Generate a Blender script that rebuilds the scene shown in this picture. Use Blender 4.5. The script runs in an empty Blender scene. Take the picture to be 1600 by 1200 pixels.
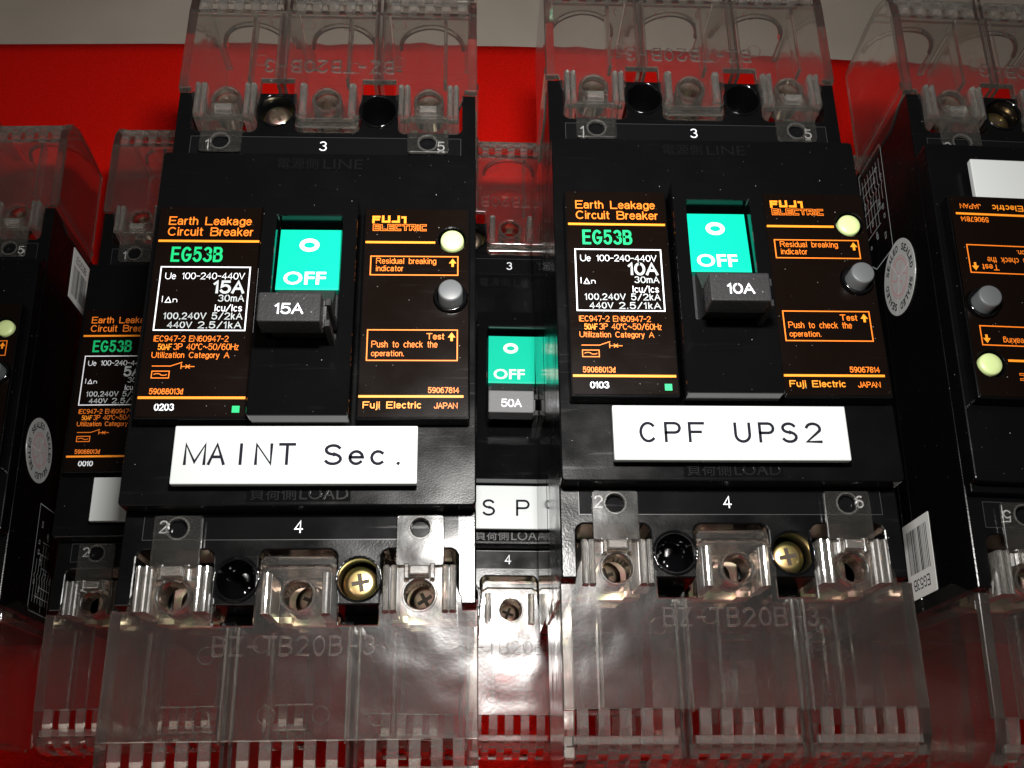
import bpy, bmesh, math, random
from mathutils import Matrix, Vector
random.seed(7)
S = bpy.context.scene
COL = S.collection
MM = 0.001

# ------------------------------------------------------------------ camera
PITCH, ROLL, CAMH = 0.3939318709994945, -0.10530472570979409, 376.65
Mwc = Matrix.Rotation(ROLL, 3, 'Z') @ Matrix.Rotation(-PITCH, 3, 'X')
cam_d = bpy.data.cameras.new('camera')
cam_d.sensor_width = 36.0
cam_d.lens = 36.0 * 1651.716 / 1600.0
cam_d.clip_start = 0.005
cam_d.clip_end = 50.0
cam = bpy.data.objects.new('camera', cam_d)
COL.objects.link(cam)
cam.matrix_world = Matrix.Translation((0, 0, CAMH * MM)) @ Mwc.transposed().to_4x4()
S.camera = cam

# ------------------------------------------------------------------ world, lamps, exposure
W = bpy.data.worlds.new('World')
S.world = W
W.use_nodes = True
bg = W.node_tree.nodes['Background']
bg.inputs['Color'].default_value = (1.0, 0.90, 0.80, 1)
bg.inputs['Strength'].default_value = 0.045

def area(name, loc, target, size, power, color, size_y=None, spread=180):
    l = bpy.data.lights.new(name, 'AREA')
    l.shape = 'RECTANGLE'
    l.size = size
    l.size_y = size_y or size
    l.energy = power
    l.color = color
    l.spread = math.radians(spread)
    o = bpy.data.objects.new(name, l)
    COL.objects.link(o)
    o.location = loc
    o.rotation_euler = (Vector(target) - Vector(loc)).to_track_quat('-Z', 'Y').to_euler()
    return o
# the camera's flash, beside the lens, and a faint room lamp on the ceiling
area('camera_flash', (0.0, 0.096, 0.372), (0.0, 0.125, 0.10), 0.030, 0.49, (1.0, 0.97, 0.93), 0.014, 105)
area('room_lamp', (-0.5, -1.3, 1.7), (0.0, 0.1, 0.0), 1.2, 3.0, (1.0, 0.90, 0.76), 0.3)

S.view_settings.view_transform = 'Standard'
S.view_settings.look = 'None'
S.view_settings.exposure = 0.0
S.view_settings.gamma = 1.0
S.render.engine = 'CYCLES'
S.cycles.max_bounces = 24
S.cycles.transparent_max_bounces = 48
S.cycles.transmission_bounces = 16
S.cycles.caustics_reflective = True
S.cycles.sample_clamp_indirect = 4.0

# ------------------------------------------------------------------ materials
def mat(name):
    m = bpy.data.materials.new(name)
    m.use_nodes = True
    return m, m.node_tree, m.node_tree.nodes['Principled BSDF']

def N(t, kind, **kw):
    n = t.nodes.new(kind)
    for k, v in kw.items():
        setattr(n, k, v)
    return n

def plain(name, col, rough=0.4, metal=0.0, spec=0.5):
    m, t, b = mat(name)
    b.inputs['Base Color'].default_value = (*col, 1)
    b.inputs['Roughness'].default_value = rough
    b.inputs['Metallic'].default_value = metal
    b.inputs['Specular IOR Level'].default_value = spec
    return m

def black_plastic(name, col, r0, r1, bump=0.02, dust=0.76, grain=2600, spec=0.22):
    m, t, b = mat(name)
    tc = N(t, 'ShaderNodeTexCoord')
    nz = N(t, 'ShaderNodeTexNoise')
    nz.inputs['Scale'].default_value = 90
    nz.inputs['Detail'].default_value = 6
    t.links.new(tc.outputs['Object'], nz.inputs['Vector'])
    mr = N(t, 'ShaderNodeMapRange')
    mr.inputs['From Min'].default_value = 0.35
    mr.inputs['From Max'].default_value = 0.65
    mr.inputs['To Min'].default_value = r0
    mr.inputs['To Max'].default_value = r1
    t.links.new(nz.outputs['Fac'], mr.inputs['Value'])
    mp = N(t, 'ShaderNodeMapping')            # hairline scuffs drawn out along one way
    mp.inputs['Scale'].default_value = (60, 900, 400); mp.inputs['Rotation'].default_value = (0, 0, 0.5)
    t.links.new(tc.outputs['Object'], mp.inputs['Vector'])
    sn = N(t, 'ShaderNodeTexNoise'); sn.inputs['Scale'].default_value = 1.0; sn.inputs['Detail'].default_value = 3
    t.links.new(mp.outputs['Vector'], sn.inputs['Vector'])
    sr = N(t, 'ShaderNodeMapRange'); sr.inputs['From Min'].default_value = 0.62; sr.inputs['From Max'].default_value = 0.72
    sr.inputs['To Min'].default_value = 0.0; sr.inputs['To Max'].default_value = 0.07
    t.links.new(sn.outputs['Fac'], sr.inputs['Value'])
    ad = N(t, 'ShaderNodeMath', operation='ADD')
    t.links.new(mr.outputs['Result'], ad.inputs[0]); t.links.new(sr.outputs['Result'], ad.inputs[1])
    t.links.new(ad.outputs[0], b.inputs['Roughness'])
    # specks of dust lying on the plastic
    vo = N(t, 'ShaderNodeTexNoise')
    vo.inputs['Scale'].default_value = 1700
    vo.inputs['Detail'].default_value = 1
    t.links.new(tc.outputs['Object'], vo.inputs['Vector'])
    cr = N(t, 'ShaderNodeMapRange')
    cr.inputs['From Min'].default_value = dust
    cr.inputs['From Max'].default_value = dust + 0.05
    t.links.new(vo.outputs['Fac'], cr.inputs['Value'])
    mx = N(t, 'ShaderNodeMix', data_type='RGBA')
    mx.inputs['A'].default_value = (*col, 1)
    mx.inputs['B'].default_value = (0.25, 0.24, 0.22, 1)
    t.links.new(cr.outputs['Result'], mx.inputs['Factor'])
    t.links.new(mx.outputs['Result'], b.inputs['Base Color'])
    fine = N(t, 'ShaderNodeTexNoise')
    fine.inputs['Scale'].default_value = grain
    fine.inputs['Detail'].default_value = 2
    t.links.new(tc.outputs['Object'], fine.inputs['Vector'])
    bp = N(t, 'ShaderNodeBump')
    bp.inputs['Strength'].default_value = bump
    bp.inputs['Distance'].default_value = 0.0004
    t.links.new(fine.outputs['Fac'], bp.inputs['Height'])
    t.links.new(bp.outputs['Normal'], b.inputs['Normal'])
    b.inputs['Specular IOR Level'].default_value = spec
    return m

BLACK = black_plastic('black_moulded_plastic', (0.0022, 0.0022, 0.0025), 0.15, 0.25, 0.03, dust=0.785)
FRAMEB = black_plastic('black_satin_frame', (0.0022, 0.0022, 0.0025), 0.07, 0.13, 0.012, dust=0.78, spec=0.26)
GLOSS = black_plastic('black_glossy_plastic', (0.002, 0.002, 0.0024), 0.06, 0.12, 0.015, dust=0.82, spec=0.5)
SIDE = black_plastic('black_smooth_side', (0.002, 0.002, 0.0022), 0.07, 0.12, 0.0, dust=0.95, spec=0.5)
CASE = black_plastic('black_case_front', (0.002, 0.002, 0.0022), 0.15, 0.28, 0.05, dust=0.8, spec=0.32)
PLATE = black_plastic('brown_black_film', (0.0035, 0.0018, 0.0012), 0.20, 0.27, 0.02, dust=0.79, spec=0.16)
TOGGLE = black_plastic('rough_grey_toggle', (0.019, 0.019, 0.020), 0.38, 0.48, 0.2, dust=0.74, grain=1500)
LITCAP = black_plastic('lit_toggle_cap', (0.14, 0.14, 0.145), 0.38, 0.48, 0.15, dust=0.74, grain=1500)  # toggle plastic again, lightened in colour to show head-on light on one cap
WHITE = plain('white_acrylic', (0.50, 0.525, 0.525), 0.22)
INK = plain('engraved_black_paint', (0.006, 0.006, 0.012), 0.8, 0.0, 0.15)
GREEN = plain('green_rocker_plastic', (0.0, 0.44, 0.285), 0.35)
CREAM = plain('cream_print', (0.82, 0.84, 0.70), 0.5)
P_OR = plain('orange_print', (0.88, 0.20, 0.012), 0.45)
P_YE = plain('amber_print', (0.93, 0.28, 0.013), 0.45)
P_GR = plain('green_print', (0.0, 0.44, 0.14), 0.45)
P_WH = plain('white_print', (0.80, 0.82, 0.88), 0.45)
P_GY = plain('grey_print', (0.42, 0.46, 0.47), 0.45)
P_DK = plain('faint_line', (0.028, 0.028, 0.03), 0.35)
P_EMB = plain('moulded_mark', (0.0045, 0.0045, 0.005), 0.2)
DOT = plain('pale_yellow_button', (0.52, 0.63, 0.28), 0.4)
GREYB = plain('grey_button_plastic', (0.085, 0.09, 0.095), 0.45)
SEALG = plain('silver_seal_film', (0.50, 0.51, 0.50), 0.35, 0.25)
SEALP = plain('pink_seal_print', (0.45, 0.25, 0.26), 0.4)
PAPER = plain('white_paper', (0.62, 0.62, 0.60), 0.6)
STRIP = black_plastic('clear_over_black_label', (0.004, 0.004, 0.0045), 0.10, 0.16, 0.01, dust=0.82)

def brass_mat(name, c0, c1, c2):
    m, t, b = mat(name)
    b.inputs['Metallic'].default_value = 1.0
    b.inputs['Roughness'].default_value = 0.33
    tc = N(t, 'ShaderNodeTexCoord')
    nz = N(t, 'ShaderNodeTexNoise')
    nz.inputs['Scale'].default_value = 260
    nz.inputs['Detail'].default_value = 2
    t.links.new(tc.outputs['Object'], nz.inputs['Vector'])
    r = N(t, 'ShaderNodeValToRGB')
    e = r.color_ramp.elements
    e[0].position = 0.32; e[0].color = (*c0, 1)
    e[1].position = 0.70; e[1].color = (*c2, 1)
    k = e.new(0.5); k.color = (*c1, 1)
    t.links.new(nz.outputs['Fac'], r.inputs['Fac'])
    t.links.new(r.outputs['Color'], b.inputs['Base Color'])
    return m
BRASS = brass_mat('passivated_zinc', (0.78, 0.42, 0.40), (0.66, 0.50, 0.38), (0.42, 0.46, 0.26))
GOLD = brass_mat('yellow_brass', (0.75, 0.46, 0.24), (0.72, 0.56, 0.22), (0.50, 0.50, 0.18))

def clear_mat(name, tint, haze, refr, rough, rough_gloss):
    """Clear moulded polycarbonate: passes light, mirrors it at its skin, a little milky where scuffed."""
    m = bpy.data.materials.new(name)
    m.use_nodes = True
    t = m.node_tree
    t.nodes.clear()
    out = N(t, 'ShaderNodeOutputMaterial')
    tc = N(t, 'ShaderNodeTexCoord')
    tr = N(t, 'ShaderNodeBsdfTransparent'); tr.inputs['Color'].default_value = (*tint, 1)
    rf = N(t, 'ShaderNodeBsdfGlass'); rf.inputs['IOR'].default_value = 1.46
    rf.inputs['Roughness'].default_value = 0.02; rf.inputs['Color'].default_value = (*tint, 1)
    m1 = N(t, 'ShaderNodeMixShader'); m1.inputs['Fac'].default_value = refr
    t.links.new(tr.outputs[0], m1.inputs[1]); t.links.new(rf.outputs[0], m1.inputs[2])
    df = N(t, 'ShaderNodeBsdfDiffuse'); df.inputs['Color'].default_value = (0.75, 0.74, 0.70, 1)
    tl = N(t, 'ShaderNodeBsdfTranslucent'); tl.inputs['Color'].default_value = (0.75, 0.74, 0.70, 1)
    md = N(t, 'ShaderNodeMixShader'); md.inputs['Fac'].default_value = 0.4
    t.links.new(df.outputs[0], md.inputs[1]); t.links.new(tl.outputs[0], md.inputs[2])
    nz = N(t, 'ShaderNodeTexNoise'); nz.inputs['Scale'].default_value = 70; nz.inputs['Detail'].default_value = 7
    nz.inputs['Roughness'].default_value = 0.7
    t.links.new(tc.outputs['Object'], nz.inputs['Vector'])
    mr = N(t, 'ShaderNodeMapRange')
    mr.inputs['From Min'].default_value = 0.3; mr.inputs['From Max'].default_value = 0.75
    mr.inputs['To Min'].default_value = haze * 0.6; mr.inputs['To Max'].default_value = haze * 1.5
    t.links.new(nz.outputs['Fac'], mr.inputs['Value'])
    m2 = N(t, 'ShaderNodeMixShader')
    t.links.new(mr.outputs['Result'], m2.inputs['Fac'])
    t.links.new(m1.outputs[0], m2.inputs[1]); t.links.new(md.outputs[0], m2.inputs[2])
    # fine scuffs in the skin
    sc = N(t, 'ShaderNodeTexNoise'); sc.inputs['Scale'].default_value = 900; sc.inputs['Detail'].default_value = 3
    t.links.new(tc.outputs['Object'], sc.inputs['Vector'])
    bp = N(t, 'ShaderNodeBump'); bp.inputs['Strength'].default_value = 0.045; bp.inputs['Distance'].default_value = 0.0004
    t.links.new(sc.outputs['Fac'], bp.inputs['Height'])
    lo = N(t, 'ShaderNodeTexNoise'); lo.inputs['Scale'].default_value = 95; lo.inputs['Detail'].default_value = 1
    t.links.new(tc.outputs['Object'], lo.inputs['Vector'])
    b2 = N(t, 'ShaderNodeBump'); b2.inputs['Strength'].default_value = 0.55; b2.inputs['Distance'].default_value = 0.0009
    t.links.new(lo.outputs['Fac'], b2.inputs['Height']); t.links.new(b2.outputs['Normal'], bp.inputs['Normal'])
    g1 = N(t, 'ShaderNodeBsdfGlossy'); g1.inputs['Roughness'].default_value = rough
    g2 = N(t, 'ShaderNodeBsdfGlossy'); g2.inputs['Roughness'].default_value = rough_gloss
    b3 = N(t, 'ShaderNodeBump'); b3.inputs['Strength'].default_value = 0.10; b3.inputs['Distance'].default_value = 0.0009
    t.links.new(lo.outputs['Fac'], b3.inputs['Height']); t.links.new(b3.outputs['Normal'], rf.inputs['Normal'])
    t.links.new(bp.outputs['Normal'], g1.inputs['Normal']); t.links.new(bp.outputs['Normal'], g2.inputs['Normal'])
    mg = N(t, 'ShaderNodeMixShader'); mg.inputs['Fac'].default_value = 0.4
    t.links.new(g1.outputs[0], mg.inputs[1]); t.links.new(g2.outputs[0], mg.inputs[2])
    fr = N(t, 'ShaderNodeFresnel'); fr.inputs['IOR'].default_value = 1.5
    ge = N(t, 'ShaderNodeNewGeometry')
    inv = N(t, 'ShaderNodeMath', operation='SUBTRACT'); inv.inputs[0].default_value = 1.0
    t.links.new(ge.outputs['Backfacing'], inv.inputs[1])
    mu = N(t, 'ShaderNodeMath', operation='MULTIPLY')      # only the outer skin mirrors
    t.links.new(fr.outputs[0], mu.inputs[0]); t.links.new(inv.outputs[0], mu.inputs[1])
    m3 = N(t, 'ShaderNodeMixShader')
    ml = N(t, 'ShaderNodeMath', operation='MULTIPLY'); ml.inputs[1].default_value = 1.7; ml.use_clamp = True
    t.links.new(mu.outputs[0], ml.inputs[0]); t.links.new(ml.outputs[0], m3.inputs['Fac'])
    t.links.new(m2.outputs[0], m3.inputs[1]); t.links.new(mg.outputs[0], m3.inputs[2])
    t.links.new(m3.outputs[0], out.inputs['Surface'])
    return m
CLEAR = clear_mat('clear_polycarbonate', (0.97, 0.96, 0.94), 0.017, 0.90, 0.05, 0.24)
FROST = clear_mat('clear_raised_lettering', (0.97, 0.96, 0.94), 0.03, 0.85, 0.10, 0.3)
GRIP = clear_mat('glint_whitened_polycarbonate', (0.97, 0.96, 0.94), 0.09, 0.88, 0.07, 0.30)  # clear ridges and latches; haze whitens them in place of bright highlights
FING = clear_mat('hazier_polycarbonate', (0.97, 0.96, 0.94), 0.075, 0.88, 0.08, 0.30)  # end fingers: the clear plastic with more haze, so they come out whiter

def cloth_mat():
    m, t, b = mat('red_felt_cloth')
    tc = N(t, 'ShaderNodeTexCoord')
    nz = N(t, 'ShaderNodeTexNoise'); nz.inputs['Scale'].default_value = 1100; nz.inputs['Detail'].default_value = 4
    t.links.new(tc.outputs['Object'], nz.inputs['Vector'])
    r = N(t, 'ShaderNodeValToRGB')
    r.color_ramp.elements[0].position = 0.3; r.color_ramp.elements[0].color = (0.52, 0.004, 0.0012, 1)
    r.color_ramp.elements[1].position = 0.75; r.color_ramp.elements[1].color = (0.70, 0.006, 0.0016, 1)
    t.links.new(nz.outputs['Fac'], r.inputs['Fac'])
    t.links.new(r.outputs['Color'], b.inputs['Base Color'])
    b.inputs['Roughness'].default_value = 0.9
    b.inputs['Specular IOR Level'].default_value = 0.1
    bp = N(t, 'ShaderNodeBump'); bp.inputs['Strength'].default_value = 0.6; bp.inputs['Distance'].default_value = 0.0006
    t.links.new(nz.outputs['Fac'], bp.inputs['Height']); t.links.new(bp.outputs['Normal'], b.inputs['Normal'])
    return m
CLOTH = cloth_mat()

def table_mat():
    m, t, b = mat('grey_table_laminate')
    tc = N(t, 'ShaderNodeTexCoord')
    nz = N(t, 'ShaderNodeTexNoise'); nz.inputs['Scale'].default_value = 25; nz.inputs['Detail'].default_value = 6
    t.links.new(tc.outputs['Object'], nz.inputs['Vector'])
    r = N(t, 'ShaderNodeValToRGB')
    r.color_ramp.elements[0].position = 0.3; r.color_ramp.elements[0].color = (0.40, 0.35, 0.30, 1)
    r.color_ramp.elements[1].position = 0.7; r.color_ramp.elements[1].color = (0.46, 0.405, 0.35, 1)
    t.links.new(nz.outputs['Fac'], r.inputs['Fac']); t.links.new(r.outputs['Color'], b.inputs['Base Color'])
    b.inputs['Roughness'].default_value = 0.5
    return m
TABLE = table_mat()

# ------------------------------------------------------------------ mesh helpers (all in millimetres)
class MB:
    def __init__(s):
        s.v, s.f, s.m, s.sm = [], [], [], []
    def add(s, verts, faces, mi=0, smooth=False):
        o = len(s.v)
        s.v += [tuple(v) for v in verts]
        for f in faces:
            s.f.append([o + i for i in f]); s.m.append(mi); s.sm.append(smooth)
        return s
    def box(s, x0, x1, y0, y1, z0, z1, bev=0.25, mi=0):
        b = min(bev, (x1-x0)*.3, (y1-y0)*.3, (z1-z0)*.3)
        return s.slab([(x0,y0),(x1,y0),(x1,y1),(x0,y1)], [], z0, z1, b, mi)
    def slab(s, outline, holes, z0, z1, bev=0.25, mi=0, M=None, smooth=False):
        """A flat plate with holes and softened edges."""
        c = bpy.data.curves.new('tmp', 'CURVE')
        c.dimensions = '2D'; c.fill_mode = 'BOTH'
        c.extrude = max((z1 - z0) / 2 - bev, 1e-4)
        c.bevel_depth = bev; c.bevel_resolution = 1; c.offset = -bev
        for pts in [outline] + list(holes):
            sp = c.splines.new('POLY'); sp.points.add(len(pts) - 1)
            for p, q in zip(sp.points, pts): p.co = (q[0], q[1], 0, 1)
            sp.use_cyclic_u = True
        return s.from_curve(c, M=Matrix.Translation((0, 0, (z0 + z1) / 2)) if M is None else M, mi=mi)
    def from_curve(s, c, M, mi=0):
        o = bpy.data.objects.new('tmp', c)
        me = bpy.data.meshes.new_from_object(o)
        s.add([M @ v.co for v in me.vertices], [list(p.vertices) for p in me.polygons], mi)
        bpy.data.objects.remove(o); bpy.data.meshes.remove(me); bpy.data.curves.remove(c)
        return s
    def lathe(s, prof, cx, cy, n=28, mi=0, smooth=True):
        """prof: list of (radius, z)"""
        vs, fs = [], []
        for r, z in prof:
            for k in range(n):
                a = 2*math.pi*k/n
                vs.append((cx + r*math.cos(a), cy + r*math.sin(a), z))
        for i in range(len(prof)-1):
            for k in range(n):
                k2 = (k+1) % n
                fs.append([i*n+k, i*n+k2, (i+1)*n+k2, (i+1)*n+k])
        fs.append([(len(prof)-1)*n+k for k in range(n)])
        return s.add(vs, fs, mi, smooth)
    def profile_x(s, poly, x0, x1, mi=0):
        """poly of (y, z) swept along x"""
        n = len(poly)
        vs = [(x0, y, z) for y, z in poly] + [(x1, y, z) for y, z in poly]
        fs = [[i, (i+1) % n, n+(i+1) % n, n+i] for i in range(n)]
        fs += [list(range(n))[::-1], list(range(n, 2*n))]
        return s.add(vs, fs, mi)
    def profile_y(s, poly, y0, y1, mi=0):
        """poly of (x, z) swept along y"""
        n = len(poly)
        vs = [(x, y0, z) for x, z in poly] + [(x, y1, z) for x, z in poly]
        fs = [[i, n+i, n+(i+1) % n, (i+1) % n] for i in range(n)]
        fs += [list(range(n)), list(range(n, 2*n))[::-1]]
        return s.add(vs, fs, mi)
    def ribbon(s, pts, r, z, mi=0, closed=False, h=0.0):
        """A drawn stroke of half width r; h > 0 makes it a raised bead."""
        P = [Vector((p[0], p[1])) for p in pts]
        if closed and (P[0]-P[-1]).length < 1e-6: P.pop()
        n = len(P)
        if n < 2: return s
        offs = []
        for i in range(n):
            a = P[(i-1) % n] if (closed or i > 0) else None
            b = P[(i+1) % n] if (closed or i < n-1) else None
            d1 = (P[i]-a).normalized() if a is not None else None
            d2 = (b-P[i]).normalized() if b is not None else None
            if d1 is None: d1 = d2
            if d2 is None: d2 = d1
            n1 = Vector((-d1.y, d1.x)); n2 = Vector((-d2.y, d2.x))
            t = n1 + n2
            if t.length < 1e-4: t = n1.copy()
            t.normalize()
            k = min(1.0/max(t.dot(n1), 0.2), 1.6)
            ext = Vector((0, 0))
            if not closed and i == 0: ext = -d2*r*0.7
            if not closed and i == n-1: ext = d1*r*0.7
            offs.append((P[i]+ext, t*k))
        vs, fs = [], []
        sec = [(-1, 0), (1, 0)] if h == 0 else [(-1, 0), (-.45, h), (.45, h), (1, 0)]
        m = len(sec)
        for c, t in offs:
            for q, hh in sec: vs.append((c.x + t.x*r*q, c.y + t.y*r*q, z + hh))
        for i in range(n if closed else n-1):
            j = (i+1) % n
            for k in range(m-1): fs.append([i*m+k, i*m+k+1, j*m+k+1, j*m+k][::-1])
        if h and not closed:
            fs.append([0, 1, 2, 3]); fs.append([(n-1)*m+3, (n-1)*m+2, (n-1)*m+1, (n-1)*m])
        return s.add(vs, fs, mi)
    def strokes(s, text, x0, y0, x1, y1, r, z, mi=0, h=0.0, gap=0.32, fixed=False):
        """Engraver's single-stroke lettering fitted to a box."""
        ws = []
        for ch in text:
            g = GL.get(ch)
            ws.append(0.6 if ch == ' ' else (1.0 if fixed else g[0]))
        tot = sum(ws) + gap*(len(text)-1)
        u = (x1-x0)/tot
        hh = y1-y0
        x = x0
        for ch, w in zip(text, ws):
            if ch != ' ':
                gw = GL[ch][0]
                off = (w-gw)/2*u
                for k, st in enumerate(GL[ch][1]):
                    cl = len(st) > 2 and st[0] == st[-1]
                    s.ribbon([(x+off+p[0]*gw*u, y0+p[1]*hh) for p in st], r, z + 0.006*k, mi, cl, h)
            x += (w+gap)*u
        return s
    def font(s, text, x0, y0, x1, y1, z, mi=0, bold=0.0, thick=0.0):
        """Sans-serif type fitted to a box (the box bounds the printed ink)."""
        c = bpy.data.curves.new('tmp', 'FONT')
        c.body = text; c.size = 1.0; c.offset = bold; c.extrude = thick
        c.resolution_u = 3
        o = bpy.data.objects.new('tmp', c)
        me = bpy.data.meshes.new_from_object(o)
        xs = [v.co.x for v in me.vertices]; ys = [v.co.y for v in me.vertices]
        a, b, cc, d = min(xs), max(xs), min(ys), max(ys)
        sx = (x1-x0)/(b-a); sy = (y1-y0)/(d-cc)
        s.add([(x0+(v.co.x-a)*sx, y0+(v.co.y-cc)*sy, z+v.co.z) for v in me.vertices],
              [list(p.vertices) for p in me.polygons], mi)
        bpy.data.objects.remove(o); bpy.data.meshes.remove(me); bpy.data.curves.remove(c)
        return s
    def ptext(s, text, x0, y0, x1, y1, r, z, mi=0, gap=.24):
        """printed monoline sans fitted to the box of its ink"""
        if any(c in 'gjpy' for c in text): y0 = y0 + (y1-y0)*.27/1.27
        return s.strokes(text, x0+r, y0+r, x1-r, y1-r, r, z, mi, 0.0, gap)
    def rect(s, x0, y0, x1, y1, z, mi=0):
        return s.add([(x0,y0,z),(x1,y0,z),(x1,y1,z),(x0,y1,z)], [[0,1,2,3]], mi)
    def frame(s, x0, y0, x1, y1, r, z, mi=0):
        return s.ribbon([(x0,y0),(x1,y0),(x1,y1),(x0,y1)], r, z, mi, True)
    def arrow(s, x0, y0, x1, y1, z, mi=0, up=True):
        cx = (x0+x1)/2; w = (x1-x0)*.16; ym = y0+(y1-y0)*.42
        p = [(x0,ym),(x1,ym),(cx,y1)]
        s.add([(a,b,z) for a,b in p], [[0,1,2]], mi)
        return s.rect(cx-w, y0, cx+w, ym, z, mi)
    def tf(s, M, start=0):
        for i in range(start, len(s.v)): s.v[i] = tuple(M @ Vector(s.v[i]))
        return s
    def mesh(s, name, mats):
        me = bpy.data.meshes.new(name)
        me.from_pydata([(x*MM, y*MM, z*MM) for x, y, z in s.v], [], s.f)
        for m in mats: me.materials.append(m)
        for p, mi, sm in zip(me.polygons, s.m, s.sm):
            p.material_index = mi; p.use_smooth = sm
        me.validate(); me.update()
        return me

def arc(cx, cy, rx, ry, a0, a1, n=8):
    return [(cx+rx*math.cos(math.radians(a0+(a1-a0)*i/n)), cy+ry*math.sin(math.radians(a0+(a1-a0)*i/n))) for i in range(n+1)]
def circ(cx, cy, r, n=24):
    return [(cx+r*math.cos(2*math.pi*i/n), cy+r*math.sin(2*math.pi*i/n)) for i in range(n)]
def rrect(x0, y0, x1, y1, r, n=4):
    return arc(x1-r, y0+r, r, r, -90, 0, n) + arc(x1-r, y1-r, r, r, 0, 90, n) + arc(x0+r, y1-r, r, r, 90, 180, n) + arc(x0+r, y0+r, r, r, 180, 270, n)

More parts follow.
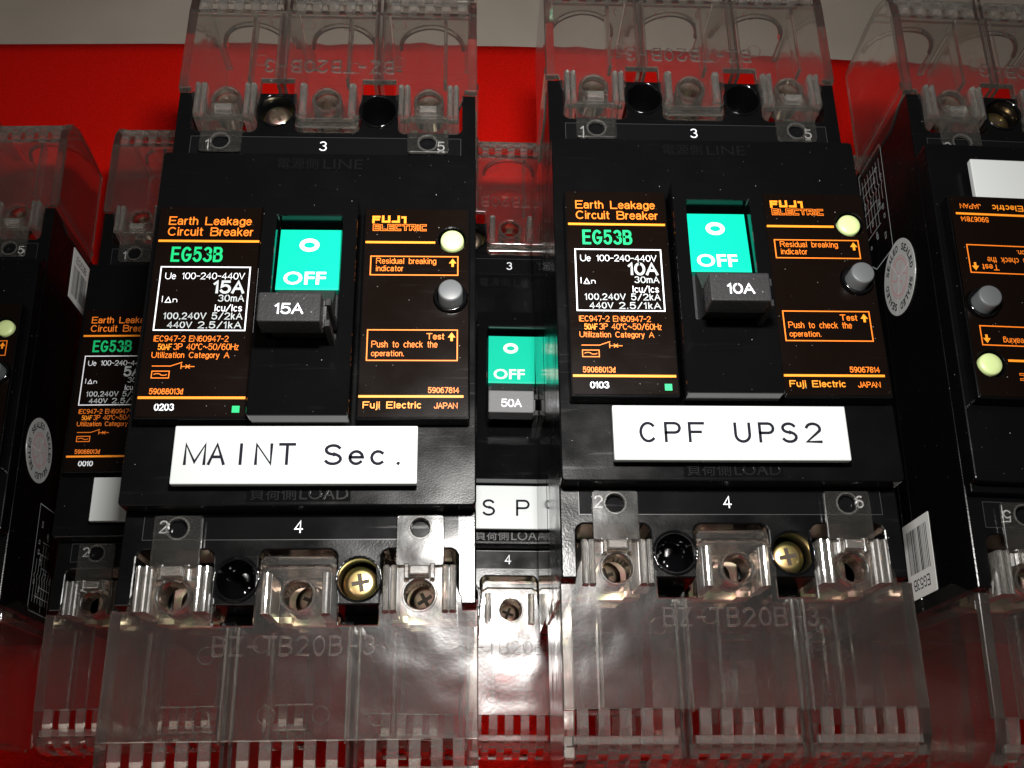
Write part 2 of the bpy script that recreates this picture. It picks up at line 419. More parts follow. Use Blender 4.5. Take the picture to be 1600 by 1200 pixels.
_o = arc(.5,.5,.5,.5,0,360,16)
_B = [(0,0),(0,1),(.55,1)] + arc(.6,.76,.36,.24,90,-90,6)[0:] + [(0,.52)]
GL = {
 'A': (1.0, [[(0,0),(.5,1),(1,0)], [(.18,.36),(.82,.36)]]),
 'B': (.9, [[(0,0),(0,1),(.55,1)]+arc(.58,.77,.34,.23,90,-90,6)+[(0,.54)], [(.55,.54)]+arc(.62,.27,.38,.27,90,-90,6)+[(0,0)]]),
 'C': (.95, [arc(.52,.5,.5,.5,45,315,14)]),
 'D': (.95, [[(0,0),(0,1),(.4,1)]+arc(.45,.5,.55,.5,80,-80,8)+[(.4,0),(0,0)]]),
 'E': (.85, [[(1,1),(0,1),(0,0),(1,0)], [(0,.52),(.85,.52)]]),
 'F': (.85, [[(1,1),(0,1),(0,0)], [(0,.52),(.8,.52)]]),
 'G': (1.0, [arc(.5,.5,.5,.5,45,330,14)+[(.98,.45),(.55,.45)]]),
 'I': (.1, [[(.5,0),(.5,1)]]),
 'L': (.8, [[(0,1),(0,0),(1,0)]]),
 'M': (1.15, [[(0,0),(0,1),(.5,.1),(1,1),(1,0)]]),
 'N': (.95, [[(0,0),(0,1),(1,0),(1,1)]]),
 'P': (.88, [[(0,0),(0,1),(.6,1)]+arc(.65,.74,.35,.26,90,-90,6)+[(0,.48)]]),
 'S': (.95, [arc(.5,.76,.46,.24,25,270,10)+arc(.5,.26,.5,.26,90,-155,10)]),
 'T': (.95, [[(0,1),(1,1)], [(.5,1),(.5,0)]]),
 'U': (.95, [[(0,1),(0,.4)]+arc(.5,.38,.5,.38,180,360,10)+[(1,1)]]),
 'V': (1.0, [[(0,1),(.5,0),(1,1)]]),
 'Z': (.9, [[(0,1),(1,1),(0,0),(1,0)]]),
 'H': (.95, [[(0,0),(0,1)], [(1,0),(1,1)], [(0,.52),(1,.52)]]),
 'J': (.7, [[(1,1),(1,.32)]+arc(.5,.32,.5,.32,0,-170,8)]),
 'R': (.92, [[(0,0),(0,1),(.6,1)]+arc(.62,.76,.34,.24,90,-90,6)+[(0,.52)], [(.6,.52),(1,0)]]),
 'a': (.62, [[(.06,.56)]+arc(.45,.5,.42,.22,160,0,8)+[(.88,.0)], [(.88,.42),(.4,.40)]+arc(.36,.2,.36,.2,90,270,8)+[(.6,.04),(.88,.2)]]),
 'b': (.58, [[(0,1),(0,0)], arc(.5,.36,.5,.36,0,360,14)]),
 'c': (.56, [arc(.52,.36,.5,.36,45,315,10)]),
 'd': (.58, [[(1,1),(1,0)], arc(.5,.36,.5,.36,0,360,14)]),
 'e': (.6, [[(.02,.38),(1,.38)]+arc(.5,.36,.5,.36,8,320,12)]),
 'g': (.58, [arc(.5,.36,.5,.36,0,360,14), [(1,.72),(1,-.06)]+arc(.5,-.06,.5,.2,0,-155,8)]),
 'h': (.52, [[(0,0),(0,1)], [(0,.4)]+arc(.5,.42,.5,.3,180,0,8)+[(1,0)]]),
 'i': (.1, [[(.5,0),(.5,.72)], [(.5,.93),(.5,1)]]),
 'j': (.22, [[(.8,.72),(.8,-.1)]+arc(.2,-.1,.6,.17,0,-90,4), [(.8,.93),(.8,1)]]),
 'k': (.52, [[(0,0),(0,1)], [(.9,.72),(0,.28)], [(.35,.45),(1,0)]]),
 'l': (.1, [[(.5,0),(.5,1)]]),
 'm': (.95, [[(0,0),(0,.72)], [(0,.45)]+arc(.25,.47,.25,.24,180,0,6)+[(.5,0)], [(.5,.45)]+arc(.75,.47,.25,.24,180,0,6)+[(1,0)]]),
 'n': (.52, [[(0,0),(0,.72)], [(0,.4)]+arc(.5,.42,.5,.3,180,0,8)+[(1,0)]]),
 'o': (.6, [arc(.5,.36,.5,.36,0,360,14)]),
 'p': (.58, [[(0,.72),(0,-.28)], arc(.5,.36,.5,.36,0,360,14)]),
 'r': (.28, [[(0,0),(0,.72)], [(0,.38)]+arc(.8,.38,.8,.31,180,80,5)]),
 's': (.52, [arc(.5,.54,.44,.18,25,270,9)+arc(.5,.19,.5,.17,90,-155,9)]),
 't': (.32, [[(.42,.95),(.42,.16)]+arc(.78,.16,.36,.15,180,285,4), [(0,.70),(1,.70)]]),
 'u': (.52, [[(0,.72),(0,.28)]+arc(.5,.28,.5,.28,180,360,8), [(1,.72),(1,0)]]),
 'y': (.58, [[(0,.72),(.52,.02)], [(1,.72),(.4,-.26),(.08,-.27)]]),
 'z': (.5, [[(0,.72),(1,.72),(0,0),(1,0)]]),
 '°': (.3, [arc(.5,.85,.5,.14,0,360,10)]),
 '0': (.85, [arc(.5,.5,.5,.5,90,450,16)]),
 '1': (.35, [[(0,.78),(.75,1),(.75,0)]]),
 '2': (.85, [arc(.5,.72,.48,.28,165,-25,9)+[(0,0),(1,0)]]),
 '3': (.85, [arc(.48,.76,.44,.24,150,-80,9)+arc(.48,.27,.5,.27,85,-155,10)]),
 '4': (.9, [[(.72,0),(.72,1),(0,.3),(1,.3)]]),
 '5': (.85, [[(.92,1),(.15,1),(.06,.52)]+arc(.48,.33,.5,.33,120,-155,11)]),
 '6': (.85, [arc(.5,.31,.48,.31,0,360,14), [(.03,.35)]+arc(.55,.5,.52,.5,170,60,6)]),
 '7': (.85, [[(0,1),(1,1),(.35,0)]]),
 '8': (.85, [arc(.5,.76,.42,.24,0,360,12), arc(.5,.27,.5,.27,0,360,12)]),
 '9': (.85, [arc(.5,.69,.48,.31,0,360,14), [(.97,.65)]+arc(.45,.5,.52,.5,-10,-120,6)]),
 '-': (.6, [[(0,.48),(1,.48)]]),
 '.': (.12, [[(.4,0),(.6,.05)]]),
 ',': (.14, [[(.6,.06),(.3,-.12)]]),
 '/': (.7, [[(0,-.05),(1,1.05)]]),
 '~': (1.0, [arc(.25,.45,.25,.14,180,0,6)+arc(.75,.45,.25,.14,180,360,6)[1:]]),
 '@': (.8, [[(0,0),(.5,.85),(1,0),(0,0)]]),
}

def obj(name, me, parent, label=None):
    o = bpy.data.objects.new(name, me)
    COL.objects.link(o)
    if parent is not None: o.parent = parent
    if label: o['label'] = label
    return o

# ------------------------------------------------------------------ setting: table and red cloth
tb = MB()
tb.box(-1500, 1500, -900, 1500, -32, -2.2, 1.0)
table = obj('table_top', tb.mesh('table_top', [TABLE]), None)
table['kind'] = 'structure'

def cloth_edge(x):
    pts = [(-900, 205), (-236.8, 290.6), (-169, 299.9), (-99.9, 308.3), (-15.8, 318.7), (130.4, 330.5), (214.6, 335.0), (900, 372)]
    for (a, ya), (b, yb) in zip(pts, pts[1:]):
        if x <= b: return ya + (yb-ya)*(x-a)/(b-a)
    return pts[-1][1]
cb = MB()
nx, ny = 120, 130
vs = []
for j in range(ny+1):
    for i in range(nx+1):
        x = -600 + 1200*i/nx
        y = -420 + (cloth_edge(x)+420)*j/ny
        f = max(0.0, min(1.0, (46 - y)/25))
        z = -0.05 + f*(1.3 + 1.3*math.sin(x*.045 + y*.09) * math.sin(y*.05 - x*.018 + 1) + .9*math.sin(x*.11+1.3)*math.sin(y*.14))
        if j == ny: z = -0.5
        vs.append((x, y, z))
fs = [[j*(nx+1)+i, j*(nx+1)+i+1, (j+1)*(nx+1)+i+1, (j+1)*(nx+1)+i] for j in range(ny) for i in range(nx)]
cb.add(vs, fs, 0, True)
o0 = len(cb.v)      # the turned-down edge of the cloth
for i in range(nx+1):
    x = -600 + 1200*i/nx
    cb.v.append((x, cloth_edge(x)+.2, -2.1))
for i in range(nx):
    cb.f.append([ny*(nx+1)+i, ny*(nx+1)+i+1, o0+i+1, o0+i]); cb.m.append(0); cb.sm.append(False)
cloth = obj('red_cloth', cb.mesh('red_cloth', [CLOTH]), None)
cloth['label'] = 'bright red felt cloth spread on the grey table under the breakers'
cloth['category'] = 'cloth'

# ------------------------------------------------------------------ breaker: shared meshes (z = 0 underside, y up the face)
POCK = [(-33.6, -17.4), (-8.0, 8.4), (17.9, 34.1)]
def body_outline():
    def end(sg):
        p = []
        xs = POCK
        for a, b in xs:
            q = [(a, 65), (a, 54.6), (a+.5, 53.7), (a+1.4, 53.2), (b-1.4, 53.2), (b-.5, 53.7), (b, 54.6), (b, 65)]
            p += q
        return [(-37.5, 65)] + p + [(37.5, 65)]
    top = end(1)
    bot = [(-x, -y) for x, y in top]
    return top[::-1] if False else [(x, y) for x, y in top] + [(x, y) for x, y in bot]
WELLS = [(-12.8, 59.6), (12.8, 59.6), (12.8, -59.6), (-12.8, -59.6)]

b = MB()
b.box(-37.5, 37.5, -65, 65, 0, 36, .5)
b.box(-37.45, 37.45, -64.95, 64.95, 36.25, 42, .25)
b.box(-37.2, 37.2, -64.7, 64.7, 35.8, 36.4, .1)
b.slab(body_outline(), [circ(x, y, 4.6) for x, y in WELLS], 42.0, 71.7, .35, 1)
for sg in (1, -1):       # barrier ribs running out between the poles
    for x in (-12.8, 12.8):
        b.box(x-4.0, x+4.0, sg*67 - 2.1, sg*67 + 2.1, 42.1, 60, .3)
        b.box(x-4.0, x-1.3, sg*68.4 - .9, sg*68.4 + .9, 60.1, 66, .2)
ME_BODY = b.mesh('body', [SIDE, CASE])

b = MB()
WIN = (-7.5, -10.8, 7.3, 20.0)
win = rrect(*WIN, .4, 2)
b.slab(rrect(-37.5, -45.3, 37.5, 42.8, 1.0, 3), [win], 71.72, 77.6, .35)
b.box(-37.3, 37.3, 41, 44.5, 71.72, 74.5, .3)
ME_COVER = b.mesh('front_cover', [BLACK])

b = MB()
b.slab(rrect(-10.7, -28.3, 10.7, 25.0, .6, 3), [win], 77.62, 86.5, .35)
ME_FRAME = b.mesh('toggle_frame', [FRAMEB])

# load and line marks raised on a sunk rectangle
b = MB()
b.rect(-10.9, -44.4, 10.9, -41.0, 77.66, 0)
b.font('負荷側', -10.2, -44.1, -.6, -41.3, 77.70, 1, 0.0, .05)
b.font('LOAD', .2, -44.0, 10.4, -41.35, 77.70, 1, 0.0, .05)
ME_LOAD = b.mesh('load_mark', [GLOSS, P_EMB])
b = MB()
b.rect(-10.9, 37.9, 10.9, 41.6, 77.66, 0)
b.font('電源側', -10.2, 38.3, -.4, 41.3, 77.70, 1, 0.0, .05)
b.font('LINE', .8, 38.4, 10.2, 41.1, 77.70, 1, 0.0, .05)
ME_LINE = b.mesh('line_mark', [GLOSS, P_EMB])

b = MB()
b.slab(rrect(-35.3, -27.5, -11.2, 25.0, .4, 2), [], 77.62, 81.75, .3, 1)
b.slab(rrect(-34.9, -27.0, -11.6, 24.6, .3, 2), [], 81.76, 82.0, .05)
ME_LPL = b.mesh('rating_plate', [PLATE, BLACK])
DOTC, BTNC = (32.0, 16.6), (31.75, 1.6)
b = MB()
holes = [circ(*DOTC, 3.25), circ(*BTNC, 3.95)]
b.slab(rrect(11.7, -27.5, 36.1, 25.0, .4, 2), holes, 77.62, 81.75, .3, 1)
b.slab(rrect(12.1, -27.0, 35.7, 24.6, .3, 2), [circ(*DOTC, 3.35), circ(*BTNC, 4.05)], 81.76, 82.0, .05)
b.ribbon(arc(*DOTC, 3.6, 3.6, 200, 90, 8) + [(35.3, DOTC[1]+3.6)], .09, 82.04, 1)
b.ribbon([(32.5, BTNC[1]+4.7), (35.3, BTNC[1]+4.7)], .09, 82.04, 1)
ME_RPL = b.mesh('test_plate', [PLATE, BLACK])

b = MB()
b.lathe([(2.7, 77.7), (2.7, 81.2), (2.6, 81.7), (2.35, 82.0), (1.2, 82.15), (.4, 82.2)], *DOTC)
ME_DOT = b.mesh('indicator_button', [DOT])
b = MB()
b.lathe([(2.75, 78.0), (2.7, 85.6), (2.55, 86.0), (2.3, 86.1)], *BTNC)
ME_BTN = b.mesh('test_button', [GREYB])
b = MB()
b.lathe([(3.85, 77.7), (3.8, 82.6), (3.55, 83.1), (3.2, 83.0), (3.0, 82.4), (2.95, 79.0), (2.9, 78.2)], *BTNC)
ME_RING = b.mesh('button_collar', [GLOSS])

# rocker well lining, green rocker and toggle
b = MB()
b.profile_x([(18.75, 77.0), (18.75, 82.2), (18.6, 82.4), (3.0, 83.9), (2.4, 83.9), (2.4, 77.0)], -7.1, 6.9)
ME_ROCK = b.mesh('rocker', [GREEN])
b = MB()
b.ribbon(arc(-.35, 14.4, 1.75, 1.3, 0, 360, 20), .5, 82.86, 0, True)
b.v = [(x, y, 82.4 + (18.7-y)*1.5/15.7 + .05) for x, y, z in b.v]
k = len(b.v)
b.font('OFF', -5.5, 3.75, 3.9, 7.2, 0, 0, .018)
for i in range(k, len(b.v)):
    x, y, z = b.v[i]; b.v[i] = (x, y, 82.4 + (18.7-y)*1.5/15.7 + .05)
ME_OFF = b.mesh('lettering', [CREAM])

b = MB()
b.box(-7.1, 6.9, -10.4, 2.3, 77.0, 82.2, .3)
b.profile_x([(2.2, 82.2), (2.2, 84.0), (-4.2, 88.5), (-6.4, 96.0), (-12.2, 95.2), (-10.2, 86), (-9.6, 82.2)], -6.0, 6.2)
b.box(5.9, 7.1, -7.6, -5.9, 84, 96.5, .2)
b.box(5.9, 7.1, -12.4, -10.9, 86, 96.5, .2)
ME_HAND = b.mesh('toggle_handle', [TOGGLE])
b = MB()
b.slab(rrect(-7.2, -13.0, 5.6, -6.4, .35, 2), [], 94.0, 100.0, .35)
ME_CAP = b.mesh('handle_cap', [TOGGLE])
ME_CAPLIT = b.mesh('handle_cap_lit', [LITCAP])

# screw wells, screws, terminals
b = MB()
b.lathe([(5.0, 71.72), (4.9, 72.2), (4.55, 72.25), (4.4, 71.6), (4.0, 66), (3.6, 60.5), (2.0, 60.0), (1.8, 58.5), (.4, 58.4)], 0, 0)
ME_WELL = b.mesh('screw_well', [GLOSS])
def screw_mesh(r, h, name, metal):
    b = MB()
    b.lathe([(r, 0), (r, h*.45), (r*.93, h*.75), (r*.7, h*.95), (r*.62, h)], 0, 0, 28, 0)
    cr = r*.12                     # cross recess: flat arms on the crown, its shade put in their colour
    arm = r*.5
    plus = [(-cr,-arm),(cr,-arm),(cr,-cr),(arm,-cr),(arm,cr),(cr,cr),(cr,arm),(-cr,arm),(-cr,cr),(-arm,cr),(-arm,-cr),(-cr,-cr)]
    b.slab(plus, [], h-.02, h+.03, .01, 1)
    return b.mesh(name, [metal, plain('recess_shade', (0.035, 0.022, 0.012), .6, .2)])
ME_SCREW = screw_mesh(3.9, 2.4, 'screw', GOLD)
ME_SCREWS = screw_mesh(3.4, 2.4, 'screw', BRASS)
ME_WASH = MB().lathe([(4.3, 0), (4.3, .6), (3.2, .65)], 0, 0).mesh('washer', [GOLD])
b = MB()
b.box(-6.0, 6.0, -66.0, -55, 48.0, 50, .4)
b.box(-7.2, 7.2, -54.9, -53.6, 50, 57, .3)
b.profile_x([(-66.0, 50), (-64.6, 50), (-64.6, 55), (-66.0, 55)], -7.2, -3.6)
b.profile_x([(-66.0, 50), (-64.6, 50), (-64.6, 55), (-66.0, 55)], 3.6, 7.2)
ME_TERM = b.mesh('terminal', [BRASS])
ME_TSCR = screw_mesh(3.6, 2.6, 'terminal_screw', BRASS)

# number strips
def strip_mesh(nums, y0, y1, name):
    b = MB()
    b.rect(-33.3, y0, 33.8, y1, 71.74, 0)
    b.frame(-33.3, y0, 33.8, y1, .07, 71.77, 2)
    return b.mesh(name, [STRIP, P_WH, P_DK])
ME_ST_B = strip_mesh('246', -51.1, -45.8, 'number_strip')
ME_ST_T = strip_mesh('135', 45.8, 51.6, 'number_strip_top')
def nums_mesh(nums, y, name):
    b = MB()
    for ch, x in zip(nums, (-29.0, -.5, 28.85)):
        w = .55 if ch == '1' else .95
        b.ptext(ch, x-w, y-1.4, x+w, y+1.4, .15, 71.80, 0)
    return b.mesh(name, [P_WH])
ME_NB = nums_mesh('246', -48.3, 'lettering')
ME_NT = nums_mesh('135', 49.0, 'lettering')

# clear terminal cover (built for the lower end; the upper one is turned half a turn)
def cover_mesh():
    b = MB()
    half = [(37.9, -66.2), (34.8, -66.2), (34.4, -63.5), (33.2, -60.5), (33.2, -57.0), (18.4, -57.0), (18.4, -61.0), (17.1, -63.5), (17.1, -69.2),
            (8.7, -69.2), (8.7, -63.5), (8.1, -60.0), (8.1, -58.0), (6.4, -56.8)]
    right = half
    left = [(-x, y) for x, y in half][::-1]
    outline = right + left + [(-37.9, -92.0), (37.9, -92.0)]
    b.slab(outline, [circ(.3, -63, 3.0), circ(25.6, -63, 3.0), circ(-25.6, -63, 3.0)], 70.4, 72.3, .25)
    # middle tongue with its lower lip
    b.slab([(-8, -57.6), (-8, -55.4), (-7.2, -54.5), (7.2, -54.5), (8, -55.4), (8, -57.6), (6.4, -56.7), (-6.4, -56.7)][::-1], [], 68.5, 71.6, .3)
    b.box(-8.0, 8.0, -57.0, -55.9, 60, 68.4, .25, 1)
    # side pole tongues with a hole, latch and label tab
    for c in (-25.6, 25.6):
        b.slab(rrect(c-5.1, -57.2, c+5.1, -46.2, .7, 3), [circ(c, -49.0, 2.0)], 72.5, 73.4, .2)
        b.ribbon(arc(c, -49, 2.35, 2.35, 0, 360, 22), .2, 73.42, 1, True, .15)
        b.box(c-2.1, c+2.1, -59.3, -57.3, 72.4, 75.0, .3, 1)
        b.box(c-3.2, c-2.2, -60.0, -56.8, 72.4, 74.2, .2)
        b.box(c+2.2, c+3.2, -60.0, -56.8, 72.4, 74.2, .2)
    for c in (-25.6, 0.0, 25.6):
        for sx in (-1, 1):
            x = c + sx*6.2
            if c == 0.0:
                b.profile_y(arc(x, 72.6, .95, 1.1, 0, 180, 8) + [(x-.95, 60.5), (x+.95, 60.5)], -67, -58.5, 1)
            else:
                b.profile_y(arc(x-.78, 73.0, .72, 1.1, 0, 180, 8) + [(x-.78-.72, 60.5), (x-.78+.72, 60.5)], -66.5, -57.1, 1)
                b.profile_y(arc(x+.78, 73.0, .72, 1.1, 0, 180, 8) + [(x+.78-.72, 60.5), (x+.78+.72, 60.5)], -66.5, -57.1, 1)
        # sleeve of the screwdriver hole
        n = 24
        vs, fs = [], []
        for z in (70.3, 64.0):
            for r in (3.05, 3.9):
                vs += [(p[0], p[1], z) for p in circ(c + (.3 if c == 0 else 0), -63, r, n)]
        for k in range(n):
            j = (k+1) % n
            fs += [[k, j, 2*n+j, 2*n+k], [n+k, 3*n+k, 3*n+j, n+j], [2*n+k, 2*n+j, 3*n+j, 3*n+k]]
        b.add(vs, fs, 0, True)
        b.ribbon(arc(c + (.3 if c == 0 else 0), -63, 3.5, 3.5, 0, 360, 24), .25, 72.32, 0, True, .22)
    # partitions between the poles, with the channel edges standing proud
    for x in (-12.5, 12.5):
        b.box(x-1.25, x-.35, -101.3, -69.3, 38, 70.3, .25)
        b.box(x+.35, x+1.25, -101.3, -69.3, 38, 70.3, .25)
        b.box(x-1.35, x-.95, -92.5, -69.6, 72.3, 72.8, .15)
        b.box(x+.95, x+1.35, -92.5, -69.6, 72.3, 72.8, .15)
    # side walls
    for sx in (-1, 1):
        prof = [(-66.2, 71.9), (-92.0, 71.9), (-97.0, 71.2), (-101.0, 68.5), (-103.0, 63), (-103.4, 52), (-101.8, 36), (-66.0, 36), (-63.0, 38), (-62.0, 60), (-64.5, 66)]
        x0, x1 = (35.6, 37.9) if sx > 0 else (-37.9, -35.6)
        b.profile_x([(y, z) for y, z in prof], x0, x1)
        b.box(min(sx*37.95, sx*38.3), max(sx*37.95, sx*38.3), -69.6, -67.6, 36, 71, .25)
    # rows of break-out fingers on the rounded end
    for c in (-25.2, 0.0, 25.2):
        hw = 10.9
        for k in range(5):
            x = c - 8.8 + 4.4*k
            p1 = [(-91.6, 72.2), (-95.5, 72.0), (-98.6, 70.8), (-100.4, 68.6), (-100.9, 66.4), (-99.6, 66.4), (-99.2, 68.0), (-97.8, 69.5), (-95.2, 70.5), (-91.6, 70.7)]
            b.profile_x(p1, x-1.15, x+1.15, 2)
        for k in range(6):
            x = c - 11.0 + 4.4*k
            p2 = [(-99.0, 69.6), (-101.4, 67.4), (-102.6, 64.6), (-103.2, 60.6), (-101.9, 60.4), (-101.4, 64.0), (-100.4, 66.4), (-98.4, 68.4)]
            b.profile_x(p2, x-1.05, x+1.05, 2)
        b.box(c-hw, c+hw, -98.7, -96.9, 69.3, 71.2, .3, 2)
        b.box(c-hw, c+hw, -103.2, -102.0, 58.4, 60.8, .25)
        # lower end wall with its arched cable opening
        poly = [(c-11.2, 36), (c-9.4, 36)] + arc(c, 46.5, 9.4, 9.2, 180, 0, 16) + [(c+9.4, 36), (c+11.2, 36), (c+11.2, 58.2), (c-11.2, 58.2)]
        k0 = len(b.v)
        b.slab(poly, [], -.6, .6, .2)
        for i in range(k0, len(b.v)):
            x, y, z = b.v[i]; b.v[i] = (x, -102.6 - z, y)
        arch = arc(c, 46.5, 9.0, 8.9, 178, 2, 18)
        k0 = len(b.v)
        b.ribbon(arch, .7, 0, 0, False, .8)
        for i in range(k0, len(b.v)):
            x, y, z = b.v[i]; b.v[i] = (x, -102.0 + z, y)
        # rib under each window and ejector marks
        b.box(c-4.9, c-4.0, -91.5, -70.5, 66.0, 70.3, .25)
    for x, y in ((-17.5, -75.2), (-6.5, -73), (-17.5, -87.5), (-4.6, -87), (17.6, -75.2), (17.6, -87.5), (6.3, -87)):
        b.ribbon(arc(x, y, 1.7, 1.7, 0, 360, 22), .12, 72.31, 0, True, .12)
    return b.mesh('terminal_cover', [CLEAR, GRIP, FING])
ME_TC = cover_mesh()
b = MB()
b.strokes('BZ-TB20B-3', -16.4, -75.2, 16.8, -71.6, .27, 72.31, 0, .45, gap=.30, fixed=True)
ME_EMB = b.mesh('lettering', [FROST])

# stickers on the +x side of the case
def to_side(b, y, z, rot=0.0, k0=0, x=37.52):
    """drawn flat (u, v, w) -> on the side: u along +y, v up in z"""
    c, s_ = math.cos(rot), math.sin(rot)
    for i in range(k0, len(b.v)):
        u, v, w = b.v[i]
        u, v = c*u - s_*v, s_*u + c*v
        b.v[i] = (x + w, y + u, z + v)
b = MB()
b.slab(circ(0, 0, 10.2, 48), [], 0, .12, .03, 0)
b.ribbon(arc(0, 0, 5.6, 5.6, 0, 360, 40), .12, .14, 2, True)
b.ribbon(arc(0, 0, 4.9, 4.9, 0, 360, 40), .22, .14, 2, True)
for k in range(6):
    a = 60*k + 12
    b.ribbon([(1.0*math.cos(math.radians(a)), 1.0*math.sin(math.radians(a))), (2.5*math.cos(math.radians(a+22)), 2.5*math.sin(math.radians(a+22))), (4.3*math.cos(math.radians(a+4)), 4.3*math.sin(math.radians(a+4)))], .2, .145, 2)
for a in (95, 215, 335):
    b.ribbon([(0, 0), (10*math.cos(math.radians(a)), 10*math.sin(math.radians(a)))], .05, .15, 3)
to_side(b, -20.3, 53.5)
ME_SEAL = b.mesh('seal_sticker', [SEALG, INK, SEALP, P_WH])
b = MB()
for w in range(4):
    for k, ch in enumerate('SEALED'):
        a = math.radians(148 - w*90 - k*12.6)
        k0 = len(b.v)
        b.font(ch, -.72, -.95, .72, .95, 0, 0, .03)
        ct, st = math.cos(a-math.pi/2), math.sin(a-math.pi/2)
        for i in range(k0, len(b.v)):
            x, y, z = b.v[i]
            y += 8.0
            b.v[i] = (x*ct - y*st, x*st + y*ct, .16)
to_side(b, -20.3, 53.5)
ME_SEALT = b.mesh('lettering', [INK])
b = MB()
b.ribbon([(-16, -8), (13, -8), (17, -3), (17, 9), (-16, 9), (-16, -8)], .12, .05, 0, True)
rr = random.Random(3)
for k in range(7):
    y = -6 + 2.1*k
    b.ribbon([(-13, y), (-6, y), (-5, y+.8), (-4, y), (rr.uniform(0, 9), y)], .08, .05, 0)
for x in (-11, -8, -2, 2, 6):
    b.ribbon([(x, -6.5), (x, rr.uniform(1, 6))], .08, .06, 0)
for k in range(14):
    x, y = rr.uniform(-13, 12), rr.uniform(-6.5, 7)
    b.frame(x, y, x+rr.uniform(.6, 1.8), y+.8, .07, .07, 0)
to_side(b, -47, 43)
ME_WIRE = b.mesh('wiring_label', [P_GY])
b = MB()
b.slab(rrect(-8, -9.5, 8, 9.5, .3, 2), [], 0, .1, .02, 0)
rr = random.Random(5)
x = -6.0
while x < 6.0:
    w = rr.choice((.18, .18, .36, .55))
    b.rect(x, -7.4, x+w, 3.4, .13, 1)
    x += w + rr.choice((.22, .3, .5))
b.strokes('EG53B', -4.6, 5.0, 4.8, 7.4, .17, .13, 1, gap=.3)
to_side(b, 52.0, 44.0, -math.pi/2)
ME_BAR = b.mesh('barcode_sticker', [PAPER, INK])

# printed text of the two plates
ZT = 82.06
def left_print(rating, date):
    b = MB()
    OR, YE, GR, WH, GY = 0, 1, 2, 3, 4
    b.ptext('Earth Leakage', -32.76, 19.30, -13.98, 22.1, 0.14, ZT, OR)
    b.ptext('Circuit Breaker', -32.77, 17.05, -13.42, 19.3, 0.14, ZT, OR)
    b.rect(-34.6, 15.42, -11.9, 15.98, ZT, YE)
    b.strokes('EG53B', -31.1, 10.6, -20.1, 13.9, .29, ZT, GR, gap=.46)
    b.frame(-33.2, -6.72, -13.4, 9.0, .15, ZT, WH)
    b.ptext('Ue', -32.1, 5.85, -29.7, 7.55, 0.085, ZT, WH)
    b.ptext('100-240-440V', -28.35, 5.9, -14.45, 7.6, 0.085, ZT, WH)
    rt = rating
    wid = {2: 4.6, 3: 6.4}[len(rt)]
    xr = -14.55 if len(rt) == 3 else -16.5
    b.strokes(rt, xr-wid, 2.6, xr, 5.35, .30, ZT, GY, gap=.28)
    b.ptext('I', -32.25, .1, -31.95, 1.7, 0.078, ZT, WH)
    b.strokes('@', -31.4, .1, -30.2, 1.6, .12, ZT, WH)
    b.ptext('n', -29.8, .1, -28.8, 1.3, 0.078, ZT, WH)
    b.strokes('30mA', -19.8, .45, -14.25, 1.95, .12, ZT, GY)
    b.ptext('Icu/Ics', -20.47, -2.1, -14.41, -.35, 0.1, ZT, WH)
    b.strokes('100,240V', -31.3, -3.95, -22.2, -2.5, .12, ZT, GY, gap=.36)
    b.strokes('5/2kA', -20.8, -3.97, -14.25, -2.46, .12, ZT, GY, gap=.36)
    b.strokes('440V', -30.3, -6.1, -25.1, -4.72, .12, ZT, GY, gap=.34)
    b.strokes('2.5/1kA', -23.6, -6.15, -14.3, -4.67, .12, ZT, GY, gap=.36)
    b.ptext('IEC947-2 EN60947-2', -32.93, -9.48, -16.73, -8.03, 0.078, ZT, OR)
    b.ptext('50AF', -31.8, -11.5, -28.75, -10.0, 0.09, ZT, YE)
    b.ptext('3P 40°C~50/60Hz', -28.45, -11.45, -14.4, -9.9, 0.078, ZT, OR)
    b.ptext('Utilization Category A', -32.92, -13.76, -16.19, -11.95, 0.078, ZT, OR)
    b.ribbon([(-32.5, -15.3), (-28.6, -15.3), (-26.2, -14.4)], .09, ZT, OR)
    b.ribbon([(-26.3, -14.75), (-26.3, -15.9)], .09, ZT, OR)
    b.ribbon([(-26.3, -15.4), (-23.5, -15.4)], .09, ZT+.005, OR)
    b.ribbon([(-25.3, -15.0), (-24.5, -15.8)], .09, ZT+.01, OR)
    b.ribbon([(-25.3, -15.8), (-24.5, -15.0)], .09, ZT+.015, OR)
    b.frame(-32.4, -18.1, -28.7, -16.5, .1, ZT, OR)
    b.strokes('~', -31.9, -17.9, -29.2, -16.5, .09, ZT, OR)
    b.strokes('59088013d', -32.4, -21.8, -25.4, -20.6, .1, ZT, OR)
    b.rect(-34.7, -22.95, -11.95, -22.38, ZT, YE)
    b.strokes(date, -30.9, -25.5, -26.95, -24.15, .14, ZT, WH)
    b.rect(-14.6, -26.05, -13.0, -24.5, ZT, GR)
    return b.mesh('lettering', [P_OR, P_YE, P_GR, P_WH, P_GY])

